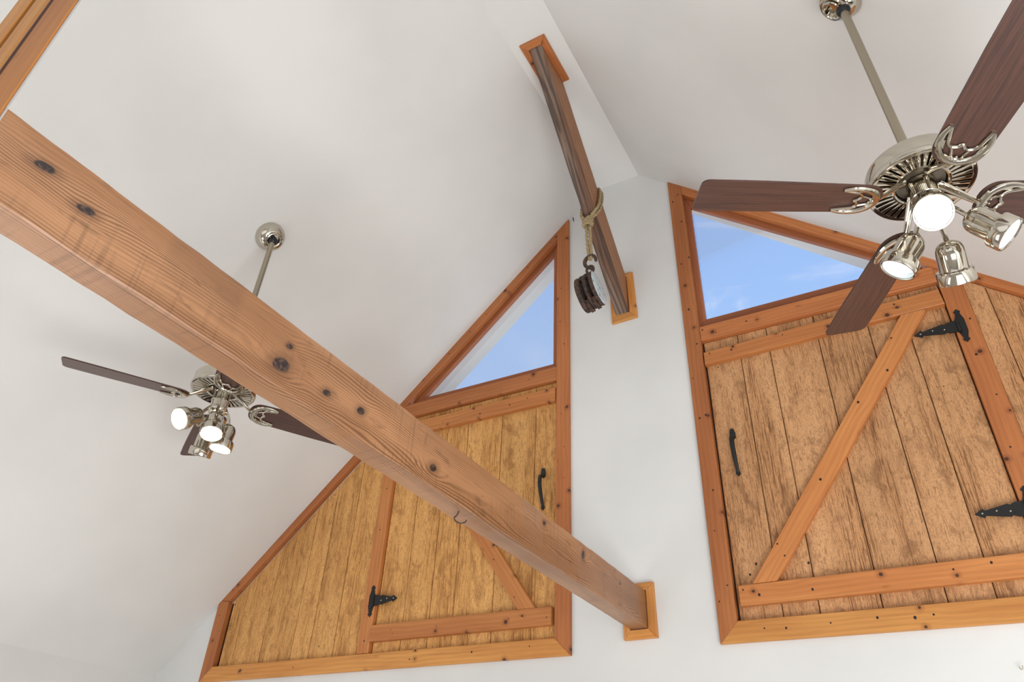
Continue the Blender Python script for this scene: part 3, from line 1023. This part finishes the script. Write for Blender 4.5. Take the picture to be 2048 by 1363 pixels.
# ------------------------------------------------------------------ weathered diagonal brace
A0 = Vector((0.317, 0.0, 1.8395))
A1 = Vector((0.315, -0.9285, 2.738))
ax = (A1 - A0).normalized()
up_n = Vector((0, ax.z, -ax.y)).normalized()      # normal of the top side
if up_n.z < 0:
    up_n = -up_n
A0e = A0 - ax * 0.11
A1e = A1 + ax * 0.11
mid_ = (A0e + A1e) / 2
Lb = (A1e - A0e).length
bm = bmesh.new()
NB = 60
bw, bh = 0.0365, 0.0868
rings = []
for k in range(NB + 1):
    s = -Lb / 2 + Lb * k / NB
    f_ = k / NB
    ring = []
    for (i, j) in ((-1, -1), (1, -1), (1, 1), (-1, 1)):
        w_ = bw * (1 + 0.03 * noise.noise(Vector((s * 6, i, j))))
        h_ = bh * (1 + 0.02 * noise.noise(Vector((s * 6, i * 2, j * 3))))
        ch = 0.003 + 0.002 * noise.noise(Vector((s * 13, i, j)))
        if (i, j) == (-1, -1):
            ch = 0.006 + 0.012 * max(0, noise.noise(Vector((s * 3.1, 8, j))))
        first = (i * w_, j * (h_ - ch))
        second = (i * (w_ - ch), j * h_)
        order = (first, second) if i * j < 0 and False else (first, second)
        if (i, j) in ((1, -1), (-1, 1)):
            order = (second, first)
        for (yy, zz) in order:
            sa_ = (WALL_Y0 - mid_.y - up_n.y * zz) / ax.y
            sb_ = (ZR - mid_.z - up_n.z * zz) / ax.z
            ring.append(bm.verts.new((sa_ + (sb_ - sa_) * f_, yy, zz)))
    rings.append(ring)
for a, b_ in zip(rings[:-1], rings[1:]):
    for q in range(8):
        f = bm.faces.new((a[q], a[(q + 1) % 8], b_[(q + 1) % 8], b_[q]))
        cz_ = sum(v_.co.z for v_ in f.verts) / 4
        f.material_index = 1 if cz_ < -bh * 0.8 else 0
bm.faces.new(rings[0][::-1])
bm.faces.new(rings[-1])
side = ax.cross(up_n)            # local Y
rotm = Matrix((ax, up_n.cross(ax), up_n)).transposed()
brace = link('diagonal_brace', to_mesh('diagonal_brace', bm, [M['brace_side'], M['brace_face']], False), None, mid_, rotm.to_euler())
tag(brace, 'weathered grey-brown diagonal brace timber from ridge strip to wall', 'beam')

# ------------------------------------------------------------------ rope round the brace, hook and pulley block
K = Vector((0.303, -0.385, 2.060))
rope_root = tag(empty('rope', K), 'old jute rope knotted round the weathered brace', 'rope')


def bp(y, side_, over):
    """a point just off the brace: side_ -1 left, 1 right; over 0 bottom, 1 top"""
    zb = 1.717 - 0.969 * y
    return (0.317 + side_ * 0.046, y, zb + over)


def strand(pts, r=0.0085, name='rope_strand'):
    bm = bmesh.new()
    path = smooth_path(pts, 7)
    n_ = len(path)
    # three-ply twist: three thin helical tubes round the path
    for ph in range(3):
        q = []
        for i, p in enumerate(path):
            a = path[max(0, i - 1)]
            c_ = path[min(n_ - 1, i + 1)]
            d = (Vector(c_) - Vector(a)).normalized()
            s = d.cross(Vector((0.3, 0.9, 0.1))).normalized()
            w_ = s.cross(d)
            L_ = i * 0.9 + ph * 2 * PI / 3
            q.append(Vector(p) + (s * math.cos(L_) + w_ * math.sin(L_)) * r * 0.45)
        add_tube(bm, q, r * 0.62, 6)
    for v_ in bm.verts:
        v_.co -= K
    return link(name, to_mesh(name, bm, M['rope'], True), rope_root, K)


zk = K.z
for k, off in enumerate((0.0, 0.017)):
    # from the knot up the right side, over the top, down the left side and back
    strand([(0.308 + 0.004 * k, -0.405 + off * 0.3, zk + 0.005), (0.340 + off * 0.5, -0.412 + off, zk + 0.035), (0.3655, -0.400 + off * 1.4, zk + 0.085), (0.3655, -0.372 + off * 1.6, zk + 0.165),
            (0.3650, -0.362 + off * 1.6, zk + 0.232), (0.350, -0.352 + off * 1.4, zk + 0.268), (0.318, -0.350 + off, zk + 0.268), (0.284, -0.356 + off, zk + 0.258), (0.2695, -0.372 + off, zk + 0.205),
            (0.2695, -0.392 + off, zk + 0.125), (0.2700, -0.408 + off * 0.5, zk + 0.050), (0.280, -0.412 + off * 0.4, zk + 0.025), (0.297, -0.405, zk + 0.005)])
strand([(0.293, -0.395, zk), (0.291, -0.390, zk - 0.06), (0.293, -0.387, zk - 0.15), (0.300, -0.386, zk - 0.235), (0.307, -0.386, zk - 0.257), (0.313, -0.386, zk - 0.238), (0.312, -0.387, zk - 0.15), (0.311, -0.390, zk - 0.06), (0.312, -0.395, zk)])
# knot: wraps round the standing parts
wr = []
for i in range(34):
    a = 2 * PI * i / 11
    wr.append((0.302 + 0.024 * math.cos(a), -0.395 + 0.022 * math.sin(a), zk + 0.018 - 0.0155 * i / 11))
strand(wr, 0.0085, 'knot')
strand([(0.318, -0.415, zk + 0.016), (0.306, -0.421, zk + 0.004), (0.292, -0.418, zk - 0.014), (0.284, -0.404, zk - 0.03)], 0.0085, 'knot')

PC = Vector((0.302, -0.386, 1.592))                 # middle of the block
pul = tag(empty('pulley_block', PC), 'old wooden double pulley block hanging from the rope by its iron hook', 'pulley')


def cheek_outline(k=1.0):
    # (y, z) outline of a shell cheek, rounded above, drawn to a blunt point below
    return smooth_path([(0.0, -0.106 * k, 0), (0.030 * k, -0.094 * k, 0), (0.058 * k, -0.055 * k, 0), (0.070 * k, 0.0, 0), (0.060 * k, 0.055 * k, 0), (0.034 * k, 0.094 * k, 0), (0, 0.106 * k, 0),
                        (-0.034 * k, 0.094 * k, 0), (-0.060 * k, 0.055 * k, 0), (-0.070 * k, 0.0, 0), (-0.058 * k, -0.055 * k, 0), (-0.030 * k, -0.094 * k, 0)], 3, True)


TILT = Matrix.Rotation(math.radians(-11), 3, 'Y') @ Matrix.Rotation(math.radians(-4), 3, 'Z')


def slab(x0, x1, k, m_, name, mi_face=None, rnd=0.0):
    bm = bmesh.new()
    ol = cheek_outline(k)
    bev = 0.008
    lay = [(x0, 0.90), (x0 + bev * 0.5, 0.97), (x0 + bev, 1.0), (x1 - bev, 1.0), (x1 - bev * 0.5, 0.97), (x1, 0.90)]
    rs = []
    for (x, sc) in lay:
        rs.append([bm.verts.new(TILT @ Vector((x, p.x * sc + 0.0012 * noise.noise(Vector((p.x * 40, p.y * 40, x * 30))), p.y * sc))) for p in ol])
    n_ = len(ol)
    for a, b_ in zip(rs[:-1], rs[1:]):
        for q in range(n_):
            bm.faces.new((a[q], a[(q + 1) % n_], b_[(q + 1) % n_], b_[q]))
    bm.faces.new(rs[0][::-1])
    f = bm.faces.new(rs[-1])
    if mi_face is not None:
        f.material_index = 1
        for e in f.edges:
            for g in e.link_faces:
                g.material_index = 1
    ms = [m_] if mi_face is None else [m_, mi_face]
    return link(name, to_mesh(name, bm, ms, True), pul, PC)


slab(0.026, 0.052, 1.0, M['block_dark'], 'cheek', M['cheek_pale'])['label'] = 'weathered outer cheek of the pulley block, pale with painted sky reflection'
slab(-0.010, 0.010, 0.98, M['block_dark'], 'cheek')
slab(-0.054, -0.027, 1.0, M['block_dark'], 'cheek')
for (xa, xb) in ((0.0085, 0.0275), (-0.0285, -0.0085)):
    bm = bmesh.new()
    fr_ = TILT.to_4x4() @ Matrix.Translation((0, 0, 0.012)) @ Matrix.Rotation(PI / 2, 4, 'Y')
    add_lathe(bm, [(0.0, xa + 0.001), (0.052, xa + 0.001), (0.046, (xa + xb) / 2), (0.052, xb - 0.001), (0.0, xb - 0.001)], 28, 0, fr_)
    link('sheave', to_mesh('sheave', bm, M['sheave'], True), pul, PC)
    for (yy, zz, h_) in ((0.0, -0.082, 0.04), (0.0, 0.086, 0.026)):
        bm = bmesh.new()
        r_ = bmesh.ops.create_cube(bm, size=1.0, matrix=TILT.to_4x4() @ Matrix.Translation(((xa + xb) / 2, yy, zz)) @ Matrix.Diagonal((xb - xa, 0.06, h_, 1)))
        link('spacer', to_mesh('spacer', bm, M['block_dark']), pul, PC)
# iron strap, eye and hook
bm = bmesh.new()
add_tube(bm, smooth_path([TILT @ Vector((-0.030, 0, 0.085)), TILT @ Vector((-0.024, 0, 0.110)), TILT @ Vector((0.0, 0, 0.120)), TILT @ Vector((0.024, 0, 0.110)), TILT @ Vector((0.030, 0, 0.085))], 5), 0.008, 8)
link('strap', to_mesh('strap', bm, M['rust'], True), pul, PC)
bm = bmesh.new()
eye = [(0.004 + 0.019 * math.cos(a), -0.004, 0.140 + 0.024 * math.sin(a)) for a in [2 * PI * i / 20 for i in range(20)]]
add_tube(bm, eye, 0.0068, 8, 0, True)
link('eye_ring', to_mesh('eye_ring', bm, M['rust'], True), pul, PC)
bm = bmesh.new()
hk = smooth_path([(0.012, 0.004, 0.146), (0.000, 0.002, 0.158), (-0.018, 0, 0.172), (-0.027, 0, 0.196), (-0.019, 0, 0.222), (0.003, 0, 0.234), (0.023, 0, 0.228), (0.033, 0, 0.210), (0.036, 0, 0.190)], 5)
add_tube(bm, hk, [0.0075 + 0.0028 * math.sin(PI * i / len(hk)) for i in range(len(hk))], 10)
link('hook', to_mesh('hook', bm, M['rust'], True), pul, PC)

# ------------------------------------------------------------------ ceiling fans


def blade_mesh():
    """paddle blade: local X outwards, pitched about X"""
    top_, th = [], 0.0055
    ur, ut = 0.119, 0.582

    def half(u):
        return 0.0585 + 0.0095 * min(1, max(0, (u - 0.15) / 0.30))
    side_ = []
    for i in range(10):                      # rounded root
        a = PI / 2 * i / 9
        side_.append((ur + 0.050 * (1 - math.cos(a)), 0.0585 * math.sin(a) ** 0.8))
    for u in (0.24, 0.32, 0.42, 0.50):
        side_.append((u, half(u)))
    for i in range(7):                       # rounded tip corner
        a = PI / 2 * i / 6
        side_.append((ut - 0.020 + 0.020 * math.sin(a), 0.068 - 0.020 + 0.020 * math.cos(a)))
    ol = side_ + [(u, -v_) for u, v_ in side_[::-1] if v_ > 1e-6]
    bm = bmesh.new()
    a = [bm.verts.new((u, v_, th / 2)) for u, v_ in ol]
    b_ = [bm.verts.new((u, v_, -th / 2)) for u, v_ in ol]
    bm.faces.new(a)
    bm.faces.new(b_[::-1])
    for i in range(len(ol)):
        j = (i + 1) % len(ol)
        bm.faces.new((a[i], b_[i], b_[j], a[j]))
    return to_mesh('fan_blade', bm, M['blade'])


def iron_mesh():
    """openwork crescent bracket under the blade root, on a bar from the motor"""
    bm = bmesh.new()
    z = -0.0065
    outer = smooth_path([(0.222, 0.0395, z), (0.196, 0.0455, z), (0.166, 0.0415, z), (0.143, 0.0265, z), (0.133, 0.0, z), (0.143, -0.0265, z), (0.166, -0.0415, z), (0.196, -0.0455, z), (0.222, -0.0395, z)], 6)
    n_ = len(outer)
    add_tube(bm, outer, [0.0044 + 0.0048 * math.sin(PI * i / (n_ - 1)) for i in range(n_)], 8, 0, False, 0.8, (0, 0, 1))
    inner = smooth_path([(0.222, 0.0385, z), (0.200, 0.0335, z), (0.180, 0.0285, z), (0.171, 0.0180, z), (0.1735, 0.0070, z), (0.181, 0.0, z), (0.1735, -0.0070, z), (0.171, -0.0180, z), (0.180, -0.0285, z), (0.200, -0.0335, z), (0.222, -0.0385, z)], 5)
    add_tube(bm, inner, 0.0042, 8, 0, False, 0.9, (0, 0, 1))
    for s in (-1, 1):
        add_tube(bm, smooth_path([(0.136, s * 0.004, z), (0.152, s * 0.012, z), (0.172, s * 0.0195, z)], 4), 0.0032, 7, 0, False, 1, (0, 0, 1))
        add_tube(bm, smooth_path([(0.150, s * 0.032, z + 0.001), (0.165, s * 0.036, z), (0.186, s * 0.0385, z)], 4), 0.0042, 7, 0, False, 0.7, (0, 0, 1))
    for v_ in bm.verts:
        v_.co.y *= 1.16
        v_.co.x = 0.135 + (v_.co.x - 0.135) * 1.06
    bmesh.ops.create_uvsphere(bm, u_segments=12, v_segments=7, radius=0.009, matrix=Matrix.Translation((0.139, 0, z - 0.001)) @ Matrix.Diagonal((1, 1, 0.6, 1)))
    for s in (-0.012, 0, 0.012):
        bmesh.ops.create_uvsphere(bm, u_segments=8, v_segments=5, radius=0.0032, matrix=Matrix.Translation((0.150, s, z - 0.003)))
    return to_mesh('blade_iron', bm, M['nickel'], True)


def arm_mesh():
    bm = bmesh.new()
    pth = smooth_path([(0.046, 0, 0.058), (0.058, 0, 0.050), (0.080, 0, 0.034), (0.108, 0, 0.012), (0.137, 0, -0.007)], 5)
    add_tube(bm, pth, [0.0145 - 0.0060 * i / len(pth) for i in range(len(pth))], 10, 0, False, 0.62, (0, 0, 1))
    bmesh.ops.create_uvsphere(bm, u_segments=10, v_segments=6, radius=0.0105, matrix=Matrix.Translation((0.050, 0, 0.057)) @ Matrix.Diagonal((1.2, 1, 0.7, 1)))
    return to_mesh('iron_arm', bm, M['nickel'], True)


BLADE, IRON, ARM = blade_mesh(), iron_mesh(), arm_mesh()
bm = bmesh.new()
add_lathe(bm, [(0.0, 0.135), (0.016, 0.135), (0.019, 0.128), (0.030, 0.124), (0.070, 0.119), (0.112, 0.114), (0.1225, 0.109), (0.1255, 0.102), (0.1262, 0.068), (0.1295, 0.064), (0.1300, 0.056), (0.1275, 0.0505), (0.122, 0.0485), (0.1165, 0.050), (0.115, 0.066), (0.074, 0.068), (0.071, 0.052), (0.066, 0.0505), (0.062, 0.053), (0.060, 0.072), (0.0, 0.072)], 56)
HOUSING = to_mesh('motor_housing', bm, M['nickel'], True)
bm = bmesh.new()
add_lathe(bm, [(0.0725, 0.0675), (0.1158, 0.0655), (0.1158, 0.0640), (0.0725, 0.0655)], 48, 0, None, True)
VENT = to_mesh('vent_ring', bm, M['vent_dark'], True)
bm = bmesh.new()
add_lathe(bm, [(0.0, 0.0715), (0.0595, 0.0715), (0.0595, 0.062), (0.0, 0.062)], 36)
FLY = to_mesh('flywheel', bm, M['vent_dark'], True)
bm = bmesh.new()
for (r0, r1, w0, w1) in ((0.070, 0.1175, 0.0041, 0.0072),):
    pl = [(r0, -w0), (r1, -w1), (r1, w1), (r0, w0)]
    a = [bm.verts.new((x, y_, 0.0505)) for x, y_ in pl]
    b_ = [bm.verts.new((x, y_, 0.0605)) for x, y_ in pl]
    bm.faces.new(a)
    bm.faces.new(b_[::-1])
    for i in range(4):
        bm.faces.new((a[i], a[(i + 1) % 4], b_[(i + 1) % 4], b_[i]))
es = [e for e in bm.edges if all(v_.co.z < 0.055 for v_ in e.verts)]
bmesh.ops.bevel(bm, geom=es, offset=0.0014, segments=2, affect='EDGES', profile=0.5)
RIB = to_mesh('vent_rib', bm, M['nickel'], True)
bm = bmesh.new()
add_lathe(bm, [(0.0, 0.060), (0.034, 0.060), (0.0365, 0.052), (0.0345, 0.045), (0.0340, 0.012), (0.0360, 0.010), (0.0360, 0.006), (0.0340, 0.004), (0.0335, -0.022), (0.0385, -0.026), (0.0400, -0.034), (0.0350, -0.044), (0.0220, -0.052), (0.0100, -0.056), (0.0, -0.057)], 40)
CUP = to_mesh('switch_housing', bm, M['nickel'], True)
bm = bmesh.new()
add_lathe(bm, [(0.0, 0.0), (0.010, 0.0005), (0.020, 0.004), (0.028, 0.011), (0.0325, 0.022), (0.0340, 0.034), (0.0340, 0.072), (0.0355, 0.0745), (0.0430, 0.0765), (0.0445, 0.080), (0.0445, 0.106), (0.0432, 0.1095), (0.0405, 0.1095), (0.0395, 0.105), (0.0385, 0.094)], 40)
add_lathe(bm, [(0.0386, 0.1055), (0.0382, 0.092), (0.0345, 0.088)], 40, 1)
HEAD = to_mesh('spot_head', bm, [M['nickel'], M['reflector']], True)
bulb_cache = {}


def bulb_mesh(kind):
    if kind not in bulb_cache:
        bm = bmesh.new()
        z = 0.100 if kind == 'bulb_warm' else 0.092
        add_lathe(bm, [(0.0375, z - 0.003), (0.036, z - 0.001), (0.024, z + 0.0022), (0.010, z + 0.0034), (0.0, z + 0.0036)], 36)
        bulb_cache[kind] = to_mesh('bulb_' + kind, bm, M[kind], True)
    return bulb_cache[kind]


def ceiling_fan(hub, base_deg, can, slope_n, heads, label, group):
    root = tag(empty('ceiling_fan', hub), label, 'ceiling fan', group)
    H = Vector(hub)
    house = link('motor_housing', HOUSING, root, H)
    link('vent_ring', VENT, house, H)
    link('flywheel', FLY, house, H)
    for k in range(36):
        link('vent_rib', RIB, house, H, (0, 0, 2 * PI * k / 36))
    link('switch_housing', CUP, root, H)
    for k in range(4):
        a = math.radians(base_deg + 90 * k)
        rot = (Matrix.Rotation(a, 3, 'Z') @ Matrix.Rotation(math.radians(-13), 3, 'X')).to_euler()
        bl = link('fan_blade', BLADE, root, H, rot)
        ir = link('blade_iron', IRON, root, H, rot)
        link('iron_arm', ARM, ir, H)
        # the arm is not pitched with the blade
        arm = ir.children[0]
        arm.rotation_euler = Matrix.Rotation(math.radians(13), 3, 'X').to_euler()
    # downrod and canopy
    cz = can[2]
    nrm = Vector(slope_n).normalized()          # out of the ceiling, into the room
    sg = 1 if nrm.x > 0 else -1
    ball = Vector((H.x + sg * 0.022, H.y, cz - 0.052))
    slide = 0.010 if sg > 0 else -0.014
    can = (can[0] - sg * slide, can[1], can[2] - slide * abs(slope_n[0]))
    r0 = Vector((H.x, H.y, H.z + 0.125))
    bm = bmesh.new()
    add_tube(bm, [Vector((0, 0, 0)), (ball - r0) * 0.5, ball - r0], 0.0128, 20)
    link('downrod', to_mesh('downrod', bm, M['rod'], True), root, r0)
    q = nrm.to_track_quat('Z', 'Y').to_matrix().to_4x4()
    bm = bmesh.new()
    add_lathe(bm, [(0.0, 0.0), (0.068, 0.0), (0.071, 0.003), (0.0705, 0.010), (0.066, 0.024), (0.056, 0.040), (0.047, 0.046), (0.0465, 0.052), (0.042, 0.054), (0.0405, 0.049), (0.036, 0.050), (0.0355, 0.058), (0.031, 0.060), (0.027, 0.058), (0.026, 0.044), (0.0, 0.042)], 40, 0, q)
    cn = link('canopy', to_mesh('canopy', bm, M['nickel'], True), root, can)
    bm = bmesh.new()
    bmesh.ops.create_uvsphere(bm, u_segments=20, v_segments=12, radius=0.0225)
    link('hanger_ball', to_mesh('hanger_ball', bm, M['rubber'], True), cn, ball)
    # lamps
    for (b0, rim, kind) in heads:
        p0, p1 = H + Vector(b0), H + Vector(rim)
        d = (p1 - p0).normalized()
        rot = d.to_track_quat('Z', 'Y').to_euler()
        hd = link('spot_head', HEAD, root, p0, rot)
        bu = link('bulb', bulb_mesh(kind), hd, p0)
        bm = bmesh.new()
        hp = Vector((p0.x - H.x, p0.y - H.y, 0))
        hp = hp.normalized() * 0.034 if hp.length > 1e-4 else Vector((0, -0.03, 0))
        s0 = H + hp + Vector((0, 0, -0.033))
        pts = smooth_path([s0 - H, (s0 * 0.5 + p0 * 0.5) + Vector((0, 0, 0.006)) - H, p0 + d * 0.012 - H], 5)
        add_tube(bm, pts, 0.0062, 8)
        link('lamp_arm', to_mesh('lamp_arm', bm, M['nickel'], True), root, H)
        if kind != 'bulb_dim':
            ld = bpy.data.lights.new('spot_lamp_light', 'SPOT')
            ld.energy = 5.0 if kind == 'bulb_warm' else 3.0
            ld.color = (1.0, 0.80, 0.55) if kind == 'bulb_warm' else (1.0, 0.95, 0.88)
            ld.spot_size = math.radians(115)
            ld.spot_blend = 0.8
            ld.shadow_soft_size = 0.035
            lo_ = bpy.data.objects.new('spot_lamp_light', ld)
            COL.objects.link(lo_)
            lo_.location = p0 + d * 0.112
            lo_.rotation_euler = d.to_track_quat('-Z', 'Y').to_euler()
    return root


ceiling_fan((1.656, -1.357, 0.718), 118.7, (1.656, -1.357, right_z(1.656)), (-SR, 0, -1),
            [((-0.047, 0.044, -0.068), (-0.113, 0.047, -0.158), 'bulb_dim'),
             ((0.016, 0.058, -0.098), (0.015, 0.130, -0.168), 'bulb_dim'),
             ((0.066, 0.006, -0.078), (0.134, 0.015, -0.163), 'bulb_dim'),
             ((0.000, -0.034, -0.042), (-0.010, -0.092, -0.118), 'bulb_cool')],
            'right ceiling fan with dark blades, one lamp glaring straight at the camera', 'ceiling fans on long rods')
ceiling_fan((-0.934, -1.352, 0.760), 148.5, (-0.934, -1.352, left_z(-0.934)), (SL, 0, -1),
            [((0.048, -0.034, -0.080), (0.080, -0.052, -0.180), 'bulb_warm'),
             ((-0.010, -0.058, -0.080), (-0.006, -0.155, -0.150), 'bulb_warm'),
             ((0.043, 0.044, -0.090), (0.038, 0.036, -0.195), 'bulb_warm'),
             ((-0.060, 0.030, -0.095), (-0.093, 0.046, -0.185), 'bulb_warm')],
            'left ceiling fan with warm lit lamps, partly hidden behind the big beam', 'ceiling fans on long rods')

# ------------------------------------------------------------------ cased opening at the near end of the beam
PE = Vector((0.376, -2.7725, 0.0))                    # the corner the beam runs into
pd = Vector((-0.967, -0.255, 0.0)).normalized()       # along the wall, away from the corner
pn = Vector((0.255, -0.967, 0.0)).normalized()        # its face, towards the camera


def pier_box(name, s0, s1, d0, d1, z0, z1, m_, parent, bev=0.002):
    """a board on the pier: s along the wall, d out of its face"""
    bm = bmesh.new()
    c_ = PE + pd * ((s0 + s1) / 2) + pn * ((d0 + d1) / 2) + Vector((0, 0, (z0 + z1) / 2))
    # local X vertical (grain), Y along the face normal
    add_box(bm, (0, 0, 0), (z1 - z0, abs(d1 - d0), s1 - s0))
    if bev:
        bmesh.ops.bevel(bm, geom=bm.edges[:], offset=bev, segments=1, affect='EDGES', profile=0.5)
    rot = Matrix((Vector((0, 0, 1)), pn, Vector((0, 0, 1)).cross(pn))).transposed().to_euler()
    return link(name, to_mesh(name, bm, m_), parent, c_, rot)


bm = bmesh.new()
z0, z1 = FLOOR, 2.50
ring = [PE, PE + pd * 0.105, PE + pd * 0.105 - pn * 0.012, PE - pn * 0.012 + pd * 0.028]
lo = [bm.verts.new((p.x, p.y, z0)) for p in ring]
hi = [bm.verts.new((p.x, p.y, z1)) for p in ring]
bm.faces.new(lo)
bm.faces.new(hi[::-1])
for i in range(4):
    bm.faces.new((lo[i], lo[(i + 1) % 4], hi[(i + 1) % 4], hi[i]))
tag(link('wall_corner', to_mesh('wall_corner', bm, M['wall'])), 'narrow white wall edge at the near end of the big beam', 'wall', kind='structure')
t6 = tag(empty('trim_6', (PE.x, PE.y, 0)), 'stepped golden pine casing at the upper left corner', 'trim', kind='structure')
pier_box('casing_board', 0.0060, 0.067, 0.000, 0.004, -1.4, 2.3, M['corner_pine'], t6)
pier_box('stop_board', 0.068, 0.083, -0.006, 0.001, -1.4, 2.3, M['groove_shade'], t6)  # dark strip in place of the shaded groove
pier_box('stop_board', 0.084, 0.118, -0.008, 0.003, -1.4, 2.3, M['sill'], t6)
pier_box('stop_board', 0.119, 0.134, -0.012, -0.004, -1.4, 2.3, M['groove_shade'], t6)  # second dark strip, painting the shade of the deeper gap
pier_box('stop_board', 0.135, 0.172, -0.012, 0.001, -1.4, 2.3, M['sill'], t6)
